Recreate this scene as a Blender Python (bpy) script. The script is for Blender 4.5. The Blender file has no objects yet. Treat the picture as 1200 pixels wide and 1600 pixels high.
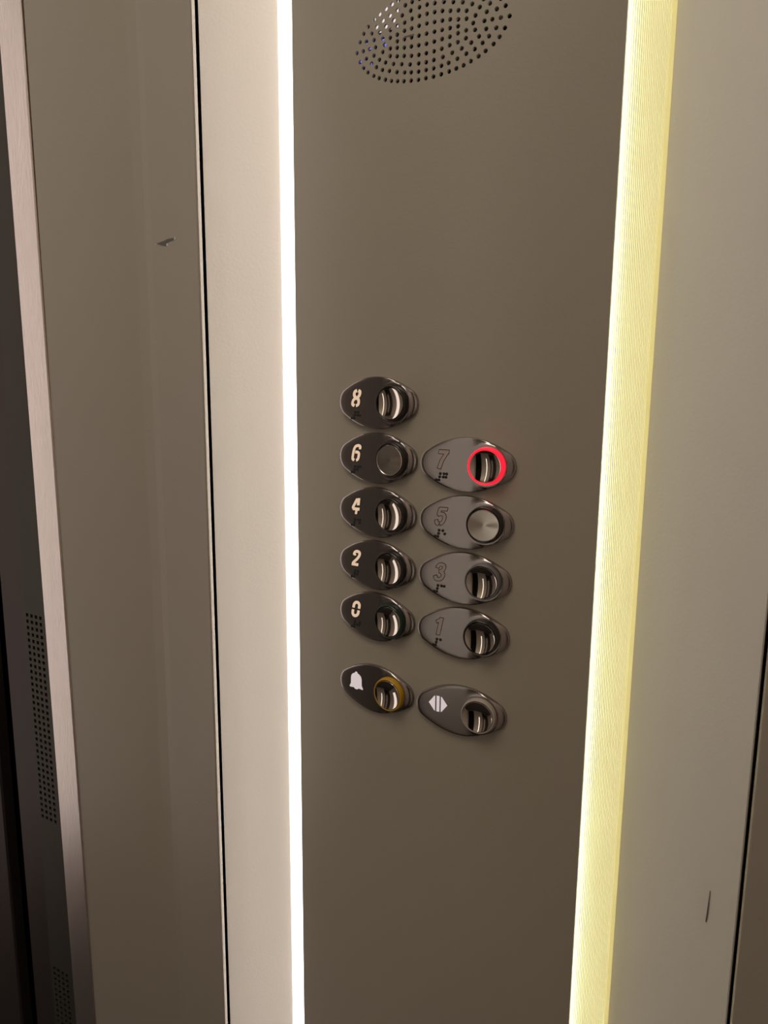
import bpy, bmesh, math, random
from mathutils import Vector, Matrix
from mathutils.geometry import delaunay_2d_cdt
random.seed(4)
S = bpy.context.scene
C = S.collection
PI = math.pi

# ------------------------------------------------------------------ camera
CAM = Vector((.21113, -.40475, 1.30))
BETA, PITCH, ROLL, FPX = .5285, .1753, .00786, 1184.27
r0 = Vector((math.cos(BETA), math.sin(BETA), 0))
fh = Vector((-math.sin(BETA), math.cos(BETA), 0))
fw = fh*math.cos(PITCH) - Vector((0, 0, math.sin(PITCH)))
up = fh*math.sin(PITCH) + Vector((0, 0, math.cos(PITCH)))
rx = r0*math.cos(ROLL) + up*math.sin(ROLL)
ry = -r0*math.sin(ROLL) + up*math.cos(ROLL)
cd = bpy.data.cameras.new('camera')
cam = bpy.data.objects.new('camera', cd)
C.objects.link(cam)
m = Matrix((rx, ry, -fw)).transposed().to_4x4()
m.translation = CAM
cam.matrix_world = m
cd.sensor_fit = 'VERTICAL'
cd.sensor_height = 36
cd.lens = 36*FPX/1600
cd.clip_start = .01
S.camera = cam

# ------------------------------------------------------------------ world, exposure, light levels
S.view_settings.view_transform = 'Standard'
S.view_settings.look = 'None'
S.view_settings.gamma = 1
S.view_settings.exposure = 0
S.view_settings.use_curve_mapping = False
w = bpy.data.worlds.new('world')
S.world = w
w.use_nodes = True
w.node_tree.nodes['Background'].inputs[0].default_value = (.5, .45, .4, 1)
w.node_tree.nodes['Background'].inputs[1].default_value = .02
CEILING_LAMP = 4.2       # emission of the ceiling lamp
LED_RIGHT, LED_LEFT = 21.0, 5.0   # bare LED rows behind the diffusers
GLOW_RIGHT, GLOW_LEFT = .24, 3.05   # milky diffusers of the light strips
SIDE_GLOW, REAR_COLUMN = 1.12, 2.6   # added glow on the left wall, lit column on the rear wall

# ------------------------------------------------------------------ materials
def mat(name, col, rough=.5, metal=0, emit=None, es=0, noise=0, nscale=20, bump=0, bscale=400, aniso=0, stretch=None, spec=.5):
    ma = bpy.data.materials.new(name)
    ma.use_nodes = True
    nt = ma.node_tree
    p = nt.nodes['Principled BSDF']
    p.inputs['Base Color'].default_value = (*col, 1)
    p.inputs['Roughness'].default_value = rough
    p.inputs['Metallic'].default_value = metal
    p.inputs['Specular IOR Level'].default_value = spec
    if emit:
        p.inputs['Emission Color'].default_value = (*emit, 1)
        p.inputs['Emission Strength'].default_value = es
    tc = nt.nodes.new('ShaderNodeTexCoord')
    mp = nt.nodes.new('ShaderNodeMapping')
    nt.links.new(tc.outputs['Object'], mp.inputs[0])
    if stretch:
        mp.inputs['Scale'].default_value = stretch
    nz = nt.nodes.new('ShaderNodeTexNoise')
    nz.inputs['Scale'].default_value = nscale
    nz.inputs['Detail'].default_value = 5
    nt.links.new(mp.outputs[0], nz.inputs[0])
    mx = nt.nodes.new('ShaderNodeMix')
    mx.data_type = 'RGBA'
    k = noise
    mx.inputs[6].default_value = (*[c*(1-k) for c in col], 1)
    mx.inputs[7].default_value = (*[min(1, c*(1+k)) for c in col], 1)
    nt.links.new(nz.outputs[0], mx.inputs[0])
    nt.links.new(mx.outputs[2], p.inputs['Base Color'])
    if bump:
        nb = nt.nodes.new('ShaderNodeTexNoise')
        nb.inputs['Scale'].default_value = bscale
        nt.links.new(mp.outputs[0], nb.inputs[0])
        b = nt.nodes.new('ShaderNodeBump')
        b.inputs['Strength'].default_value = bump
        b.inputs['Distance'].default_value = .0004
        nt.links.new(nb.outputs[0], b.inputs['Height'])
        nt.links.new(b.outputs[0], p.inputs['Normal'])
    return ma

def radial(ma, amount=.85, count=0):
    """spun metal: anisotropy around the local z axis"""
    nt = ma.node_tree
    p = nt.nodes['Principled BSDF']
    p.inputs['Anisotropic'].default_value = amount
    t = nt.nodes.new('ShaderNodeTangent')
    t.direction_type = 'RADIAL'
    t.axis = 'Z'
    nt.links.new(t.outputs[0], p.inputs['Tangent'])
    return ma

M = {}
PAINT = (.35, .309, .248)
M['paint'] = mat('taupe_enamel', PAINT, .38, noise=.05, nscale=7, bump=.25, bscale=500)
M['paint_panel'] = mat('taupe_panel_enamel', (.385, .348, .281), .36, noise=.05, nscale=9, bump=.2, bscale=500)
M['strip_paint'] = mat('ivory_enamel', (.73, .70, .635), .36, noise=.03, nscale=9, bump=.2, bscale=500)
M['brushed'] = mat('brushed_jamb_steel', (.80, .72, .69), .34, 1, noise=.07, nscale=90, stretch=(1, 1, .12), bump=.3, bscale=900)
M['door'] = mat('dark_door_steel', (.068, .053, .052), .45, .6, noise=.25, nscale=6, stretch=(1, 1, .4))
M['vent'] = mat('dark_vent_steel', (.066, .060, .050), .5, .5, noise=.1)
M['black'] = mat('black_void', (.004, .004, .004), .8, spec=.1)
M['dark'] = mat('dark_plastic', (.02, .018, .016), .35)
M['floor'] = mat('dark_rubber_floor', (.025, .02, .018), .7, noise=.3, nscale=40)
M['ceiling'] = mat('ceiling_paint', (.5, .47, .42), .5)
M['laminate'] = mat('pale_wall_laminate', (.60, .52, .47), .4, noise=.04)
M['smoked'] = mat('dark_reflected_panel', (.10, .09, .08), .12, .8)
M['rearwall'] = mat('taupe_rear_laminate', (.42, .37, .31), .4, noise=.04)
M['plate'] = mat('satin_plate_metal', (.395, .36, .345), .24, 1, noise=.03, nscale=60)
M['cap'] = mat('polished_cap_chrome', (.70, .65, .60), .05, 1)
M['spun'] = radial(mat('spun_cap_metal', (.66, .61, .55), .17, 1), .95)
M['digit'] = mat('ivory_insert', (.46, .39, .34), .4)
M['digit_glow'] = mat('reflection_glow_ivory', (.30, .26, .22), .4, emit=(1, .70, .47), es=.62)  # emission imitates a bright reflection on the numerals; no lamp behind them
M['icon_lit'] = mat('backlit_white_insert', (.6, .56, .57), .4, emit=(1, .87, .90), es=.45)
M['ink'] = mat('engraved_black', (.012, .009, .007), .6)
M['ring_black'] = mat('black_ring_plastic', (.022, .018, .015), .25)
M['ring_smoke'] = mat('smoke_ring_plastic', (.16, .15, .155), .15)
M['ring_green'] = mat('green_ring_plastic', (.006, .03, .017), .3)
M['ring_yellow'] = mat('yellow_ring_plastic', (.52, .29, .008), .35)
M['ring_beige'] = mat('beige_ring_plastic', (.42, .37, .31), .35)
M['ring_red'] = mat('glowing_red_ring', (.5, .01, .02), .3, emit=(1, .012, .035), es=1.3)
M['chip'] = mat('bare_primer', (.10, .095, .085), .5)
M['chip_edge'] = mat('pale_chip_edge', (.75, .68, .62), .5)
M['scratch'] = mat('fine_scratch', (.12, .10, .07), .6)
M['housing'] = mat('white_light_box', (.7, .68, .62), .6)
M['blue'] = mat('blue_indicator', (.1, .1, .6), .4, emit=(.17, .20, 1), es=1.1)
M['white_ind'] = mat('white_display_film', (.8, .8, .8), .4, emit=(1, .95, 1), es=.75)
M['cone'] = mat('speaker_cone_paper', (.05, .045, .04), .5)

def emis(name, col, s):
    ma = bpy.data.materials.new(name)
    ma.use_nodes = True
    p = ma.node_tree.nodes['Principled BSDF']
    p.inputs['Base Color'].default_value = (*[c*.5 for c in col], 1)
    p.inputs['Emission Color'].default_value = (*col, 1)
    p.inputs['Emission Strength'].default_value = s
    return ma
M['lamp'] = emis('ceiling_lamp_glass', (1, .88, .75), CEILING_LAMP)
M['side_glow'] = emis('added_side_glow', (1, .88, .80), SIDE_GLOW)
M['rear_lamp'] = emis('rear_column_film', (1, .93, .84), REAR_COLUMN)
M['led_r'] = emis('led_row_right', (.93, 1, .95), LED_RIGHT)
M['led_l'] = emis('led_row_left', (1, .93, .88), LED_LEFT)

def diffuser_mat(name, col, glow, gs, through):
    ma = bpy.data.materials.new(name)
    ma.use_nodes = True
    nt = ma.node_tree
    nt.nodes.clear()
    out = nt.nodes.new('ShaderNodeOutputMaterial')
    tr = nt.nodes.new('ShaderNodeBsdfTranslucent')
    tr.inputs[0].default_value = (*through, 1)
    pr = nt.nodes.new('ShaderNodeBsdfPrincipled')
    pr.inputs['Base Color'].default_value = (*col, 1)
    pr.inputs['Roughness'].default_value = .25
    pr.inputs['Emission Color'].default_value = (*glow, 1)
    pr.inputs['Emission Strength'].default_value = gs*2
    mx = nt.nodes.new('ShaderNodeMixShader')
    mx.inputs[0].default_value = .5
    nt.links.new(tr.outputs[0], mx.inputs[1])
    nt.links.new(pr.outputs[0], mx.inputs[2])
    nt.links.new(mx.outputs[0], out.inputs[0])
    return ma
M['diff_r'] = diffuser_mat('yellowed_ribbed_acrylic', (.80, .74, .45), (1, .835, .385), GLOW_RIGHT, (.85, .84, .60))
M['diff_l'] = diffuser_mat('white_ribbed_acrylic', (.85, .80, .72), (1, .90, .865), GLOW_LEFT, (.9, .86, .8))

# ------------------------------------------------------------------ helpers
def obj(name, bm, ma, parent=None, smooth=False, mw=None):
    me = bpy.data.meshes.new(name)
    bm.normal_update()
    bm.to_mesh(me)
    bm.free()
    for x in (ma if isinstance(ma, (list, tuple)) else [ma]):
        me.materials.append(x)
    if smooth:
        for p in me.polygons:
            p.use_smooth = True
        try:
            me.set_sharp_from_angle(angle=math.radians(32))
        except Exception:
            pass
    o = bpy.data.objects.new(name, me)
    C.objects.link(o)
    if parent:
        o.parent = parent
    if mw is not None:
        o.matrix_world = mw
    return o

def tag(o, label, cat, group=None):
    o['label'] = label
    o['category'] = cat
    if group:
        o['group'] = group
    return o

def struct(o, label=None):
    o['kind'] = 'structure'
    if label:
        o['label'] = label
    return o

def empty(name, mw):
    o = bpy.data.objects.new(name, None)
    o.empty_display_size = .02
    C.objects.link(o)
    o.matrix_world = mw
    return o

def box(bm, x0, x1, y0, y1, z0, z1, mi=0):
    v = [bm.verts.new(p) for p in ((x0, y0, z0), (x1, y0, z0), (x1, y1, z0), (x0, y1, z0), (x0, y0, z1), (x1, y0, z1), (x1, y1, z1), (x0, y1, z1))]
    for q in ((3, 2, 1, 0), (4, 5, 6, 7), (0, 1, 5, 4), (1, 2, 6, 5), (2, 3, 7, 6), (3, 0, 4, 7)):
        f = bm.faces.new([v[i] for i in q])
        f.material_index = mi

def extr(bm, prof, z0, z1, lean=(0, 0), mi=0):
    """closed plan outline (counter-clockwise seen from above) raised from z0 to z1; lean = x shift at bottom and top"""
    a = [bm.verts.new((x+lean[0], y, z0)) for x, y in prof]
    b = [bm.verts.new((x+lean[1], y, z1)) for x, y in prof]
    n = len(prof)
    for i in range(n):
        j = (i+1) % n
        f = bm.faces.new((a[i], a[j], b[j], b[i]))
        f.material_index = mi
    bm.faces.new(b).material_index = mi
    bm.faces.new(a[::-1]).material_index = mi

def slab(name, front, thick, z0, z1, ma, parent=None, lean=(0, 0), smooth=False):
    """front: plan polyline from left to right facing the cabin (-y); gets a back thick behind"""
    bm = bmesh.new()
    back = [(x, y+thick) for x, y in front][::-1]
    extr(bm, list(front)+back, z0, z1, lean)
    return obj(name, bm, ma, parent, smooth)

def lathe(bm, prof, n=64, cx=0, cy=0, mi=0, cap_in=False):
    rings = []
    for r, h in prof:
        if r < 1e-7:
            rings.append([bm.verts.new((cx, cy, h))])
        else:
            rings.append([bm.verts.new((cx+r*math.cos(2*PI*i/n), cy+r*math.sin(2*PI*i/n), h)) for i in range(n)])
    for a, b in zip(rings, rings[1:]):
        for i in range(n):
            j = (i+1) % n
            if len(a) == 1:
                f = bm.faces.new((a[0], b[i], b[j]))
            elif len(b) == 1:
                f = bm.faces.new((a[i], b[0], a[j]))
            else:
                f = bm.faces.new((a[i], b[i], b[j], a[j]))
            f.material_index = mi

ZB, ZT = 0.0, 2.20

# ------------------------------------------------------------------ the shell of the lift car
bm = bmesh.new(); box(bm, -1.26, .56, -1.32, .25, -.02, 0)
struct(obj('floor', bm, M['floor']))
bm = bmesh.new(); box(bm, -1.26, .56, -1.32, .25, ZT, ZT+.02)
struct(obj('ceiling', bm, M['ceiling']))
bm = bmesh.new(); box(bm, -1.27, -1.25, -1.32, .25, 0, ZT)
struct(obj('wall_left', bm, M['laminate']))
bm = bmesh.new(); box(bm, .52, .54, -1.32, .10, 0, ZT)
struct(obj('wall_right', bm, M['laminate']))
bm = bmesh.new(); box(bm, -1.25, .52, -1.32, -1.30, 0, ZT)
struct(obj('wall_rear', bm, M['rearwall']))
bm = bmesh.new(); box(bm, -1.24, -.62, -1.30, -1.285, .05, ZT-.05)  # dark panel added for what the plates and caps reflect
struct(obj('dark_stand_in_panel', bm, M['smoked']), 'dark panel added on the rear wall, stands in for a dark reflection')
bm = bmesh.new(); box(bm, -1.25, .56, .14, .16, 0, ZT)
struct(obj('wall_back_shaft', bm, M['black']))

bm = bmesh.new(); box(bm, .02, .40, -1.30, -1.285, .05, ZT-.05)  # black strip added so the caps mirror a dark standing figure
struct(obj('silhouette_panel', bm, M['black']), 'black strip added on the rear wall, stands in for a reflected silhouette')
bm = bmesh.new(); box(bm, -1.25, -1.235, -.70, -.38, .26, ZT-.05)  # unseen glowing column added to brighten the door jamb
tag(obj('glow_column', bm, M['side_glow']), 'broad soft glowing column added on the left wall of the car', 'light')
bm = bmesh.new(); box(bm, -.345, -.320, -1.30, -1.285, .55, ZT-.05)
tag(obj('glow_column', bm, M['rear_lamp']), 'slim bright column on the rear wall of the car', 'light')

# front wall, main leaf to the left: slight fold, pale bevel beside the seam
SL = (-.1835, .0150)
o = slab('wall_front', [(-.3585, .0135), (-.3575, .0105), (-.247, .0105), (-.236, .0100), (-.228, .0088), (-.1722, -.0033), (-.1714, -.0030), (-.1712, .020)], .012, ZB, ZT, M['paint'])
struct(o, 'taupe enamelled wall panel left of the lit strip')
bead = slab('edge_bead', [(-.17125, .019), (-.17115, -.0027), (-.1708, -.0026), (-.1701, -.0012), (-.1701, .019)], .0005, ZB, ZT, M['strip_paint'])
bead.parent = o
bead['label'] = 'thin pale edge bead'
# paint chip: dark bare patch with pale lifted edges, and a small scuff
def flat_poly(bm, pts, yf, mi=0, th=.00025):
    """polygon in x,z drawn on a wall facing -y (points counter-clockwise seen from the cabin)"""
    a = [bm.verts.new((x, yf(x)-th, z)) for x, z in pts]
    b = [bm.verts.new((x, yf(x)+.0002, z)) for x, z in pts]
    bm.faces.new(a).material_index = mi
    n = len(pts)
    for i in range(n):
        j = (i+1) % n
        bm.faces.new((a[j], a[i], b[i], b[j])).material_index = mi

# ------------------------------------------------------------------ lift doors behind the jamb
D = empty('door_1', Matrix.Translation((-.7, .05, 0)))
struct(D, 'dark sliding steel lift door with perforated vent strip')
def dpart(o):
    mw = o.matrix_world.copy(); o.parent = D; o.matrix_parent_inverse = D.matrix_world.inverted(); return o
# vent leaf: a grid of square holes cut through the sheet
def vent_leaf():
    bm = bmesh.new()
    pitch_x, pitch_z, hx, hz = .0069, .0066, .0037, .0036
    x0v = -.4605
    xs = [-.4632]
    for i in range(4):
        c = x0v+.0035+i*pitch_x
        xs += [c-hx/2, c+hx/2]
    xs += [-.30]
    zs = [0]
    hole_rows = []
    def bank(top, n):
        for i in range(n):
            zc = top-i*pitch_z
            hole_rows.append((zc-hz/2, zc+hz/2))
    bank(1.066, 34)
    bank(.668, 34)
    hr = sorted(hole_rows)
    for a, b in hr:
        zs += [a, b]
    zs += [ZT]
    g = [[bm.verts.new((x, .040, z)) for x in xs] for z in zs]
    for j in range(len(zs)-1):
        for i in range(len(xs)-1):
            if i % 2 == 1 and j % 2 == 1 and i < len(xs)-1:
                continue
            bm.faces.new((g[j][i], g[j][i+1], g[j+1][i+1], g[j+1][i]))
    r = bmesh.ops.extrude_face_region(bm, geom=bm.faces[:])
    bmesh.ops.translate(bm, verts=[v for v in r['geom'] if isinstance(v, bmesh.types.BMVert)], vec=(0, .002, 0))
    bmesh.ops.recalc_face_normals(bm, faces=bm.faces[:])
    return obj('vent_panel', bm, M['vent'])
dpart(vent_leaf())
bm = bmesh.new(); box(bm, -.4625, -.30, .044, .048, 0, ZT)
dpart(obj('vent_backing', bm, M['black']))
dpart(slab('door_leaf', [(-.5285, .062), (-.5275, .060), (-.44, .060)], .012, ZB, ZT, M['door']))
dpart(slab('door_leaf', [(-1.15, .080), (-.594, .080), (-.592, .082)], .012, ZB, ZT, M['door']))
bm = bmesh.new(); box(bm, -1.15, -.45, .11, .12, 0, ZT)
dpart(obj('door_seal', bm, M['black']))

# brushed jamb between door and wall panel (leans very slightly, as in the photo)
o = slab('trim_2', [(-.3915, .030), (-.3915, .0120), (-.3910, .0100), (-.3897, .0092), (-.3616, .0092), (-.3608, .0102), (-.3608, .022)], .006, ZB, ZT, M['brushed'], lean=(.0125, -.0035))
struct(o, 'bright brushed steel door jamb')

# pale strips either side of the control column, right one and left one
cove = []
for i in range(13):
    t = i/12
    x = -.1690+(.0450)*t
    cove.append((x, (.0014+.0286*t)+.0062*4*t*(1-t)))
o = slab('trim_3', [(-.1700, .0215), (-.1700, .0036), (-.1692, .0035), (-.1691, .0020)]+cove, .010, ZB, ZT, M['strip_paint'], smooth=True)
struct(o, 'brightly lit pale strip left of the control panel')
o = slab('trim_4', [(.1250, .0300), (.1926, .0020), (.1933, .0026), (.1935, .0215)], .010, ZB, ZT, M['strip_paint'])
struct(o, 'strip in yellow light right of the control panel')
o = slab('wall_front', [(.1950, .021), (.1951, .0004), (.1961, -.0010), (.1970, -.0012), (.52, -.0010)], .012, ZB, ZT, M['paint'])
struct(o, 'brown taupe wall panel at the right edge')
bm = bmesh.new(); box(bm, -.35, .52, .06, .066, 0, ZT)
struct(obj('wall_front_backing', bm, M['black']))

# chip and scratches
CH = []
def mark(name, parent_label, pts_list, y, mats):
    bm = bmesh.new()
    for pts, mi in pts_list:
        flat_poly(bm, pts, y, mi)
    return obj(name, bm, mats)
wf = bpy.data.objects['wall_front']
FOLD = lambda x: .0088-(x+.228)/.0558*.0121
ch = mark('paint_chip', '', [
    ([(-.2221, 1.3945), (-.2165, 1.3926), (-.2105, 1.3913), (-.2091, 1.3929), (-.2067, 1.3939), (-.1995, 1.3945), (-.1994, 1.3959), (-.2073, 1.3960), (-.2122, 1.3952)], 0),
    ([(-.2096, 1.3916), (-.2074, 1.3914), (-.2073, 1.3931), (-.2092, 1.3930)], 1),
    ([(-.1995, 1.3940), (-.1982, 1.3943), (-.1980, 1.3960), (-.1994, 1.3962)], 1),
    ([(-.2244, 1.3943), (-.2228, 1.3937), (-.2227, 1.3944)], 1)], FOLD, [M['chip'], M['chip_edge']])
ch.parent = wf
ch['label'] = 'dark chipped patch in the paint'
t4 = bpy.data.objects['trim_4']
sc = mark('scratch', '', [([(.1787, 1.0250), (.1783, 1.0159), (.1780, 1.0091), (.1778, 1.0055), (.1785, 1.0055), (.1788, 1.0091), (.1790, 1.0160), (.1790, 1.0250)], 0)], lambda x: .030-(x-.125)/.0672*.028, [M['scratch']])
sc.parent = t4
sc['label'] = 'thin dark scratch'

# ------------------------------------------------------------------ convex control column
K = 2.598
def surf(s, z, d=0):
    """point on the bowed faceplate at arc length s, height z, d metres proud of it"""
    a = K*s
    return Vector((math.sin(a)/K + math.sin(a)*d, (1-math.cos(a))/K - math.cos(a)*d, z))
def frame(s, z, d=0):
    a = K*s
    mm = Matrix((Vector((math.cos(a), math.sin(a), 0)), Vector((0, 0, 1)), Vector((math.sin(a), -math.cos(a), 0)))).transposed().to_4x4()
    mm.translation = surf(s, z, d)
    return mm

PANEL = empty('control_panel', Matrix.Translation((0, 0, .25)))
tag(PANEL, 'tall bowed taupe lift control panel with pierced speaker grille, between two light strips', 'control panel')
def part(o, P=None):
    P = P or PANEL
    o.parent = P
    o.matrix_parent_inverse = P.matrix_world.inverted()
    return o

Q = [(-47.3, 0.0), (-45.0, -5.3), (-42.6, 0.0), (-42.3, -9.1), (-40.3, -4.5), (-39.1, -12.1), (-38.0, 0.0), (-36.5, -7.9), (-34.8, -14.8), (-34.8, -4.1), (-33.7, 0.0), (-33.0, -10.6), (-31.0, -16.8), (-30.9, -7.1), (-28.7, -12.9), (-28.6, -3.5), (-27.4, 0.0), (-26.6, -18.5), (-26.6, -9.4), (-23.9, -14.4), (-23.5, -6.7), (-23.5, -2.8), (-22.5, -19.9), (-21.2, -11.3), (-18.8, -16.0), (-18.8, -7.8), (-18.8, -3.4), (-18.8, 0.0), (-18.3, -20.8), (-15.7, -12.5), (-14.1, -21.6), (-14.1, -8.5), (-14.1, -4.3), (-14.1, 0.0), (-13.7, -17.2), (-10.2, -13.7), (-9.5, -4.6), (-9.4, -22.2), (-9.4, -17.9), (-9.4, -9.4), (-9.4, 0.0), (-4.8, -4.9), (-4.8, 0.0), (-4.7, -22.6), (-4.7, -18.4), (-4.7, -14.2), (-4.7, -9.8), (0.0, -22.6), (0.0, -18.4), (0.0, -14.5), (0.0, -9.9), (0.0, -5.1), (0.0, 0.0)]
holes = set()
for s, z in Q:
    for a in (1, -1):
        for b in (1, -1):
            holes.add((round(s*a-.5, 2), round(z*b, 2)))
GZ = 1.4865
def faceplate():
    EL, ER = -.10412, .10593
    G0, G1 = 1.455, 1.518
    bm = bmesh.new()
    # plain sheet above and below the grille
    n = 60
    for (za, zb) in ((.25, G0), (G1, 2.08)):
        lo = [bm.verts.new((EL+(ER-EL)*i/n, 0, za)) for i in range(n+1)]
        hi = [bm.verts.new((EL+(ER-EL)*i/n, 0, zb)) for i in range(n+1)]
        for i in range(n):
            bm.faces.new((lo[i], lo[i+1], hi[i+1], hi[i]))
    vs, es = [], []
    for i in range(n+1):
        x = EL+(ER-EL)*i/n
        vs += [Vector((x, G0)), Vector((x, G1))]
        es.append((2*i, 2*i+1))
        if i:
            es += [(2*i-2, 2*i), (2*i-1, 2*i+1)]
    R = .00122
    hl = sorted(holes)
    for hx, hz in hl:
        b = len(vs)
        for k in range(12):
            t = 2*PI*(k+.37)/12
            vs.append(Vector((hx*.001+R*math.cos(t), GZ+hz*.001+R*math.sin(t))))
            es.append((b+k, b+(k+1) % 12))
    ov, oe, of, *_ = delaunay_2d_cdt(vs, es, [], 0, 1e-7)
    bv = [bm.verts.new((v.x, 0, v.y)) for v in ov]
    for f in of:
        cx = sum(ov[i].x for i in f)/len(f)
        cz = sum(ov[i].y for i in f)/len(f)
        if any((cx-hx*.001)**2+(cz-GZ-hz*.001)**2 < (R*.97)**2 for hx, hz in hl):
            continue
        bm.faces.new([bv[i] for i in f])
    bmesh.ops.remove_doubles(bm, verts=bm.verts[:], dist=2e-6)
    bmesh.ops.recalc_face_normals(bm, faces=bm.faces[:])
    bm.faces.ensure_lookup_table()
    if bm.faces[0].normal.y > 0:
        bmesh.ops.reverse_faces(bm, faces=bm.faces[:])
    r = bmesh.ops.extrude_face_region(bm, geom=bm.faces[:])
    new = [v for v in r['geom'] if isinstance(v, bmesh.types.BMVert)]
    T = .0013
    ns = set(new)
    for v in bm.verts:
        front = v in ns
        p = surf(v.co.x, v.co.z, 0 if front else -T)
        v.co = p
    bmesh.ops.recalc_face_normals(bm, faces=bm.faces[:])
    return obj('faceplate', bm, M['paint_panel'], None, True)
part(faceplate())

# behind the grille: dark chamber, speaker cone and little lamps
def curved_patch(name, s0, s1, z0, z1, d, ma, n=12, th=.001):
    bm = bmesh.new()
    rows = []
    for dd in (d, d-th):
        rows.append([[bm.verts.new(surf(s0+(s1-s0)*i/n, z, dd)) for i in range(n+1)] for z in (z0, z1)])
    for k in range(2):
        for i in range(n):
            bm.faces.new((rows[k][0][i], rows[k][0][i+1], rows[k][1][i+1], rows[k][1][i]))
    for z in range(2):
        for i in range(n):
            bm.faces.new((rows[0][z][i], rows[0][z][i+1], rows[1][z][i+1], rows[1][z][i]))
    for e in (0, n):
        bm.faces.new((rows[0][0][e], rows[0][1][e], rows[1][1][e], rows[1][0][e]))
    bmesh.ops.recalc_face_normals(bm, faces=bm.faces[:])
    return obj(name, bm, ma)
part(curved_patch('grille_chamber', -.060, .060, 1.44, 1.53, -.012, M['black']))
bm = bmesh.new()
lathe(bm, [(.019, 0), (.0185, .001), (.016, -.0005), (.006, -.003), (.005, -.001), (0, .0005)], 40)
sp = obj('speaker_cone', bm, M['cone'], None, True, frame(.022, 1.484, -.0085))
part(sp)
part(curved_patch('display_film', -.0385, -.0225, 1.4965, 1.512, -.005, M['white_ind'], 4))
for (s, z, ww, hh) in ((-.0440, 1.4905, .0022, .0022), (-.0478, 1.4850, .002, .0026), (-.0425, 1.480, .0016, .002), (-.0488, 1.4762, .0018, .0024), (-.0458, 1.4745, .0016, .002), (-.0352, 1.4905, .0035, .0014), (-.0415, 1.4705, .003, .0012), (-.0475, 1.4675, .0015, .0015), (-.0295, 1.4880, .0030, .0012)):
    part(curved_patch('indicator_lamp', s-ww*.3, s+ww*1.3, z-hh*.8, z+hh*.8, -.0040, M['blue'], 2))
bm = bmesh.new(); box(bm, -.122, .122, .044, .048, .25, 2.08)
part(obj('back_box', bm, M['housing']))

sc = curved_patch('scuff', -.0145, -.0085, 1.4872, 1.4880, .00012, M['scratch'], 4, .0001)
part(sc)
sc['label'] = 'short dark scuff across the grille'

# ------------------------------------------------------------------ the two light strips
def light_strip(side, label, dm, lm):
    L = empty('light_strip', Matrix.Translation((side*.114, .025, .25)))
    tag(L, label, 'light', None)
    x0, y0 = side*(.1045 if side > 0 else .1032), .0165
    x1, y1 = side*.1232, .0292
    n = 23
    dx, dy = (x1-x0), (y1-y0)
    ln = math.hypot(dx, dy)
    nx, ny = (dy/ln, -dx/ln) if side > 0 else (-dy/ln, dx/ln)
    bm = bmesh.new()
    pts = []
    sub = 6
    for i in range(n*sub+1):
        t = i/(n*sub)
        h = .00042*abs(math.sin(PI*t*n)) + .0026*4*t*(1-t)
        pts.append((x0+dx*t+nx*h, y0+dy*t+ny*h))
    a = [bm.verts.new((x, y, .25)) for x, y in pts]
    b = [bm.verts.new((x, y, 2.08)) for x, y in pts]
    for i in range(len(a)-1):
        q = (a[i], a[i+1], b[i+1], b[i])
        bm.faces.new(q if side > 0 else q[::-1])
    df = part(obj('ribbed_diffuser', bm, dm, None, False), L)
    # plain outer lip of the diffuser
    bm = bmesh.new()
    xs = [(x1, y1-.0004), (x1+side*.0022, y1-.0002), (x1+side*.0022, y1+.0016), (x1, y1+.0014)]
    extr(bm, xs if side > 0 else xs[::-1], .25, 2.08)
    part(obj('diffuser_lip', bm, dm), L)
    bm = bmesh.new()
    xa, xb = sorted((side*.1022, side*.1028))
    box(bm, xa, xb, .0178, .0196, .26, 2.07)
    part(obj('led_row', bm, lm), L)
    return L
light_strip(1, 'yellowed ribbed light strip down the right side of the control panel', M['diff_r'], M['led_r'])
light_strip(-1, 'narrow dazzling white light strip down the left side of the control panel', M['diff_l'], M['led_l'])

# ------------------------------------------------------------------ lift buttons
A, B, CX = .029, .016, .0125
PT = .0026
def outline(n=120):
    """blunt-ended lens outline of the button plate"""
    kx, xe, ye = .0133e3, .026, .007
    kx = (B-ye)/(xe*xe)
    c = ((A*A)-(xe*xe+ye*ye))/(2*(A-xe))
    r = A-c
    t_end = math.atan2(ye, xe-c)
    def top(m_):
        return [(xe-2*xe*i/m_, B-kx*(xe-2*xe*i/m_)**2) for i in range(m_+1)]
    P = []
    for i in range(10):
        t = -t_end+2*t_end*i/10
        P.append((c+r*math.cos(t), r*math.sin(t)))
    P += top(40)[:-1]
    for i in range(10):
        t = PI-t_end+2*t_end*i/10
        P.append((-c+r*math.cos(t), r*math.sin(t)))
    P += [(-x, -y) for x, y in top(40)[:-1]]
    return P
def sstep(a, b, x):
    t = max(0, min(1, (x-a)/(b-a)))
    return t*t*(3-2*t)
def plate_h(x, y):
    r = math.hypot(x-CX, y)
    wgt = sstep(CX-.009, CX+.007, x)
    u = max(0, r-.0124)
    drop = .0023*(1-math.exp(-u/.0013))*wgt
    return PT-drop
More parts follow.
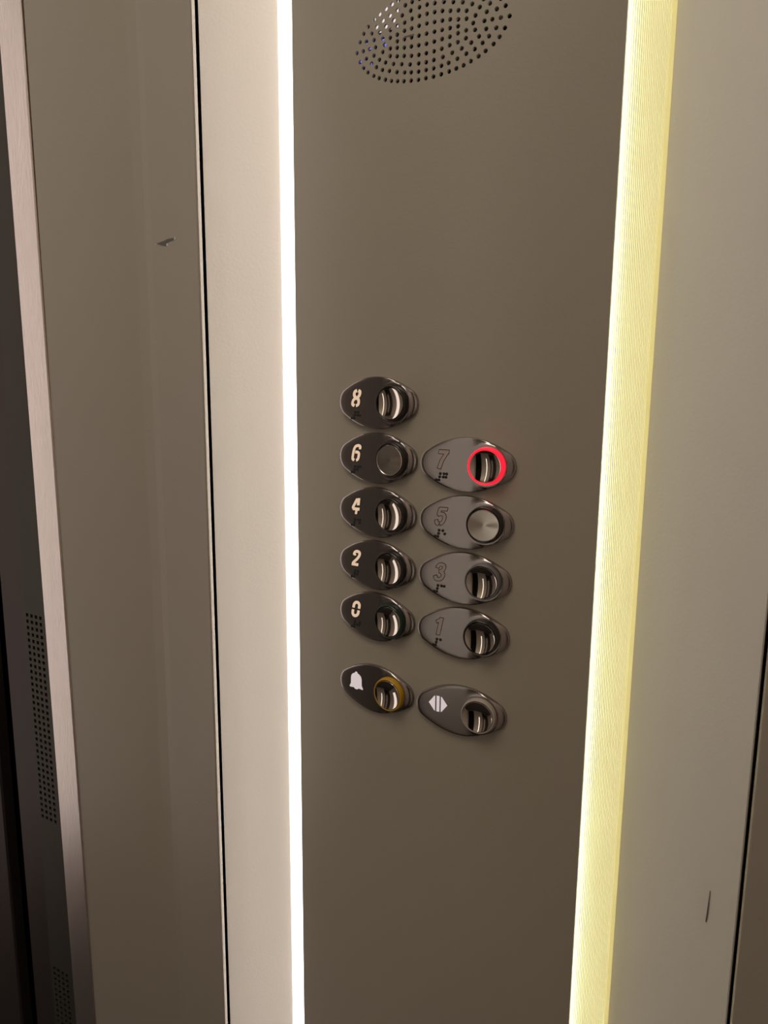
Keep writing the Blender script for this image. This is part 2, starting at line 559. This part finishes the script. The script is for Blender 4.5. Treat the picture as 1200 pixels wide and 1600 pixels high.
def plate_mesh():
    P = outline()
    bm = bmesh.new()
    n = len(P)
    fr = [0, .05, .10, .15, .20, .25, .31, .38, .46, .56, .68, .82, .93, .975, 1.0]
    rings = []
    for t in fr:
        ring = []
        for (x, y) in P:
            ang = math.atan2(y, x-CX)
            ix, iy = CX+.0102*math.cos(ang), .0102*math.sin(ang)
            qx, qy = ix+(x-ix)*t, iy+(y-iy)*t
            h = plate_h(qx, qy)
            if t == 1.0:
                h -= .00045
            elif t == .975:
                h -= .00010
            ring.append(bm.verts.new((qx, qy, h)))
        rings.append(ring)
    rings.append([bm.verts.new((x*1.004, y*1.004, plate_h(x, y)-.0009)) for x, y in P])
    rings.append([bm.verts.new((x*1.004, y*1.004, -.0022)) for x, y in P])
    for a, b in zip(rings, rings[1:]):
        for i in range(n):
            j = (i+1) % n
            bm.faces.new((a[i], b[i], b[j], a[j]))
    bmesh.ops.recalc_face_normals(bm, faces=bm.faces[:])
    return bm

def catmull(pts, sub=6):
    if len(pts) < 3:
        return pts
    P = [pts[0]]+list(pts)+[pts[-1]]
    out = []
    for i in range(1, len(P)-2):
        p0, p1, p2, p3 = P[i-1:i+3]
        for k in range(sub):
            t = k/sub
            out.append(tuple(.5*((2*p1[d])+(-p0[d]+p2[d])*t+(2*p0[d]-5*p1[d]+4*p2[d]-p3[d])*t*t+(-p0[d]+3*p1[d]-3*p2[d]+p3[d])*t**3) for d in (0, 1)))
    out.append(tuple(pts[-1]))
    return out
# strokes per numeral: (smooth?, width mm, points in a 6 x 11 mm box)
G = {
 '8': [(1, 2.1, [(2.72, 10.2), (1.35, 9.4), (1.3, 7.4), (2.4, 5.9), (3.1, 5.5)]), (1, 2.1, [(3.58, 10.2), (4.8, 9.4), (4.8, 7.4), (3.8, 5.9), (3.1, 5.5)]),
       (1, 2.0, [(3.1, 5.6), (1.7, 4.8), (1.05, 3.4), (1.2, 1.6), (2.62, .8)]), (1, 2.0, [(3.1, 5.6), (4.4, 4.8), (5.0, 3.4), (4.9, 1.6), (3.55, .8)])],
 '6': [(1, 1.9, [(5.1, 7.9), (5.0, 9.5), (3.7, 10.2), (2.0, 9.6), (1.2, 7.6), (1.05, 3.4), (1.3, 1.5), (2.5, .8)]), (1, 1.9, [(2.2, 5.9), (3.8, 6.0), (4.9, 5.0), (4.95, 2.4), (4.6, 1.3), (3.7, .8)])],
 '4': [(0, 2.0, [(3.0, 10.4), (1.0, 4.7), (1.2, 3.7)]), (0, 2.0, [(1.0, 3.7), (5.6, 3.7)]), (0, 2.2, [(4.0, 10.9), (4.3, 6.2)]), (0, 1.8, [(3.7, 3.6), (3.7, .3)])],
 '2': [(1, 2.0, [(1.2, 7.6), (1.5, 9.4), (3.0, 10.2), (4.7, 9.5), (4.9, 7.6), (3.8, 5.2), (2.0, 2.9), (1.2, 1.3)]), (0, 2.0, [(.7, 1.3), (5.3, 1.3)]), (1, 1.6, [(1.0, 8.0), (2.0, 7.9), (2.3, 8.3)])],
 '0': [(1, 2.1, [(1.1, 6.1), (1.15, 8.4), (1.9, 9.8), (3.0, 10.2), (4.1, 9.8), (4.9, 8.4), (4.95, 6.1)]), (1, 2.1, [(1.1, 4.9), (1.15, 2.6), (1.9, 1.2), (3.0, .8), (4.1, 1.2), (4.9, 2.6), (4.95, 4.9)])],
 '7': [(0, 2.1, [(.4, 9.9), (5.7, 9.9)]), (0, 2.1, [(4.7, 9.6), (2.9, 4.6), (2.3, 0)])],
 '5': [(0, 1.8, [(1.5, 10.0), (5.6, 10.0)]), (0, 1.8, [(1.7, 10.4), (1.5, 6.2)]), (1, 1.8, [(1.2, 6.4), (3.2, 7.0), (4.6, 6.2), (5.0, 4.2), (4.4, 1.8), (3.3, .9)]), (1, 1.8, [(2.6, .9), (1.4, 1.3), (.9, 3.0)])],
 '3': [(1, 1.9, [(1.2, 8.0), (1.6, 9.6), (3.0, 10.2), (4.5, 9.5), (4.7, 7.6), (3.8, 6.2), (2.6, 5.9)]), (1, 1.9, [(3.0, 5.9), (4.4, 5.2), (5.1, 3.6), (4.6, 1.6), (3.2, .8), (1.7, 1.1), (.9, 2.8)])],
 '1': [(0, 2.1, [(3.6, 10.9), (3.6, 0)]), (0, 1.7, [(1.3, 8.2), (3.4, 9.7)])],
}
DOTS = {'8': (1, 2, 5), '6': (1, 2, 4), '7': (1, 2, 4, 5), '5': (1, 5), '4': (1, 4, 5), '3': (1, 4), '2': (1, 2), '1': (1,), '0': (2, 4, 5)}
DX, DY = -.0150, .0026
SLANT = .20
def ribbon(bm, pts, wd, z, mi, ox, oy, ext=0):
    L, R = [], []
    n = len(pts)
    for i, (x, y) in enumerate(pts):
        a = pts[max(0, i-1)]; b = pts[min(n-1, i+1)]
        tx, ty = b[0]-a[0], b[1]-a[1]
        l = math.hypot(tx, ty) or 1
        tx, ty = tx/l, ty/l
        e = -ext if i == 0 else (ext if i == n-1 else 0)
        px, py = x+tx*e, y+ty*e
        L.append((px-ty*wd/2, py+tx*wd/2)); R.append((px+ty*wd/2, py-tx*wd/2))
    def tr(p):
        x, y = p
        return (ox+(x-3+SLANT*(y-5.5))*.001, oy+(y-5.5)*.001, z)
    lv = [bm.verts.new(tr(p)) for p in L]; rv = [bm.verts.new(tr(p)) for p in R]
    for i in range(n-1):
        f = bm.faces.new((lv[i], rv[i], rv[i+1], lv[i+1]))
        f.material_index = mi
def numeral_mesh(ch):
    bm = bmesh.new()
    for k, (sm, wd, pts) in enumerate(G[ch]):
        p = catmull(pts) if sm else pts
        p = [(3+(x-3)*1.16, y) for x, y in p]
        wd *= .99
        ribbon(bm, p, wd+.80, PT+.00003+k*.000004, 1, DX, DY, .38)
        ribbon(bm, p, wd, PT+.00009+k*.000006, 0, DX, DY)
    bmesh.ops.recalc_face_normals(bm, faces=bm.faces[:])
    for f in bm.faces:
        f.normal_update()
        if f.normal.z < 0:
            f.normal_flip()
    return bm
def poly_up(bm, pts, z, mi):
    f = bm.faces.new([bm.verts.new((x*.001, y*.001, z)) for x, y in pts])
    f.normal_update()
    if f.normal.z < 0:
        f.normal_flip()
    f.material_index = mi
def bell_mesh():
    half = [(0, 6.9), (.8, 6.7), (1.0, 5.9), (2.6, 5.2), (3.9, 4.0), (4.4, 2.2), (4.5, -2.2), (5.6, -4.2), (5.2, -4.9), (2.0, -4.6), (1.1, -5.4), (0, -5.6)]
    pts = [(x+DX*1000+.3, y+1.8) for x, y in half]+[(-x+DX*1000+.3, y+1.8) for x, y in half[-2:0:-1]]
    bm = bmesh.new()
    poly_up(bm, pts, PT+.0001, 0)
    return bm
def doors_mesh():
    bm = bmesh.new()
    ox, oy = DX*1000+.6, 2.0
    for pts in ([(-6.2, 0), (-2.4, -5.0), (-1.9, -4.8), (-1.9, 4.8), (-2.4, 5.0)], [(6.2, 0), (2.4, 5.0), (1.9, 4.8), (1.9, -4.8), (2.4, -5.0)], [(-1.0, -5.2), (1.0, -5.2), (1.0, 5.2), (-1.0, 5.2)]):
        poly_up(bm, [(x+ox, y+oy) for x, y in pts], PT+.0001, 0)
    return bm
def braille_mesh(ch):
    bm = bmesh.new()
    for cx, dots in ((-1.9, (3, 4, 5, 6)), (2.1, DOTS[ch])):
        for d in dots:
            col, row = (0, d-1) if d < 4 else (1, d-4)
            x = cx-.85+1.7*col
            y = -6.0+1.9*(1-row)-1.9
            x += SLANT*(y+6)
            lathe(bm, [(.00095, PT-.0001), (.00090, PT+.0002), (.0004, PT+.00045), (0, PT+.0005)], 10, DX+x*.001, y*.001)
    bmesh.ops.recalc_face_normals(bm, faces=bm.faces[:])
    return bm
def ring_mesh(r_out=.0104):
    bm = bmesh.new()
    lathe(bm, [(.0097, .0035), (.0098, .0055), (.0100, .0058), (.0103, .0059), (.0106, .0057), (.0108, .0052), (.0109, .0040), (.0111, .0024), (.0111, .0010)], 72, CX, 0)
    bmesh.ops.recalc_face_normals(bm, faces=bm.faces[:])
    return bm
def cap_mesh(depth, R=.0095, rim=.0060):
    bm = bmesh.new()
    prof = [(0, rim-depth)]
    rs = (R-.0004)
    Rad = (rs*rs+depth*depth)/(2*depth)
    for i in range(1, 17):
        r = rs*i/16
        prof.append((r, rim-depth+Rad-math.sqrt(Rad*Rad-r*r)))
    prof += [(R-.0002, rim+.0001), (R, rim-.00015), (R+.0001, rim-.0006), (R+.0001, .0035)]
    lathe(bm, prof, 72)
    bmesh.ops.recalc_face_normals(bm, faces=bm.faces[:])
    bm.faces.ensure_lookup_table()
    return bm
def cone_cap_mesh(R=.0095, rim=.0060):
    bm = bmesh.new()
    lathe(bm, [(0, rim-.0006), (.0004, rim-.00059)]+[(.0004+(R-.0009)*i/10, rim-.0006+.0005*i/10) for i in range(1, 11)]+[(R-.0002, rim+.0002), (R, rim), (R+.0001, rim-.0006), (R+.0001, .0035)], 72)
    bmesh.ops.recalc_face_normals(bm, faces=bm.faces[:])
    return bm

RS, Z8 = .03423, 1.30-.01528
SC_ = .03062
rows = []
for i, ch in enumerate('86420'):
    rows.append((ch, -SC_, Z8-i*RS))
for i, ch in enumerate('7531'):
    rows.append((ch, SC_, Z8-.03438-i*RS))
rows.append(('bell', -SC_, Z8-4*RS-.04935))
rows.append(('doors', SC_, Z8-.03438-3*RS-.04993))
LAB = {
 '8': 'oval lift button with glow-painted number 8, topmost in the left column',
 '6': 'oval lift button with glow-painted number 6 and dull spun metal cap, below the 8',
 '4': 'oval lift button with glow-painted number 4, between the 6 and the 2',
 '2': 'oval lift button with glow-painted number 2, between the 4 and the 0',
 '0': 'oval lift button with glow-painted number 0 and dark green ring',
 '7': 'oval lift button numbered 7 with glowing red ring',
 '5': 'oval lift button numbered 5 with spun metal cap, right column below the 7',
 '3': 'oval lift button numbered 3 with smoky grey ring',
 '1': 'oval lift button numbered 1, lowest number in the right column',
 'bell': 'oval alarm button with white bell symbol and yellow ring',
 'doors': 'oval door opening button with white arrow symbol and beige ring'}
RING = {'8': 'ring_black', '6': 'ring_black', '4': 'ring_black', '2': 'ring_black', '0': 'ring_green', '7': 'ring_red', '5': 'ring_black', '3': 'ring_smoke', '1': 'ring_black', 'bell': 'ring_yellow', 'doors': 'ring_beige'}
RL = {'0': 'dark green ring', '7': 'glowing red ring', '3': 'smoky grey ring', 'bell': 'yellow ring', 'doors': 'beige ring'}
proto = {}
def shared(key, maker, smooth=True):
    """one mesh per kind, reused by every button"""
    if key not in proto:
        bm = maker()
        me = bpy.data.meshes.new(key)
        bm.to_mesh(me); bm.free()
        if smooth:
            for p in me.polygons:
                p.use_smooth = True
            me.set_sharp_from_angle(angle=math.radians(38))
        proto[key] = me
    return proto[key]
def child(name, me, mats, P, loc=(0, 0, 0), label=None):
    me = me.copy()
    for x in mats:
        me.materials.append(x)
    o = bpy.data.objects.new(name, me)
    C.objects.link(o)
    o.parent = P
    o.location = loc
    if label:
        o['label'] = label
    return o
for ch, s, z in rows:
    E_ = empty('elevator_button', frame(s, z, 0))
    tag(E_, LAB[ch], 'button', 'floor buttons' if len(ch) == 1 else 'service buttons')
    child('button_plate', shared('plate', plate_mesh), [M['plate']], E_)
    child('halo_ring', shared('ring', ring_mesh), [M[RING[ch]]], E_, label=RL.get(ch))
    if ch in '56':
        child('push_cap', shared('spun', cone_cap_mesh), [M['spun']], E_, (CX, 0, 0), 'spun matt metal cap')
    else:
        child('push_cap', shared('dish', lambda: cap_mesh(.0019)), [M['cap']], E_, (CX, 0, 0), 'polished chrome cap')
    if len(ch) == 1:
        lit = ch in '86420'  # left column gets the glowing copy, as painted reflected light
        child('numeral', shared('n'+ch, lambda: numeral_mesh(ch), False), [M['digit_glow' if lit else 'digit'], M['ink']], E_, label='number '+ch)
        child('braille_marking', shared('b'+ch, lambda: braille_mesh(ch)), [M['ink']], E_, label='small black raised dots')
    elif ch == 'bell':
        child('bell_symbol', shared('bell', bell_mesh, False), [M['icon_lit']], E_, label='white bell symbol')
    else:
        child('door_symbol', shared('doors', doors_mesh, False), [M['icon_lit']], E_, label='white opposed arrows')

# ------------------------------------------------------------------ ceiling lamp
bm = bmesh.new(); box(bm, -.50, .20, -.95, -.35, ZT-.012, ZT-.001)
o = obj('ceiling_light', bm, M['lamp'])
tag(o, 'square flat ceiling lamp of the lift car, above the frame', 'light')
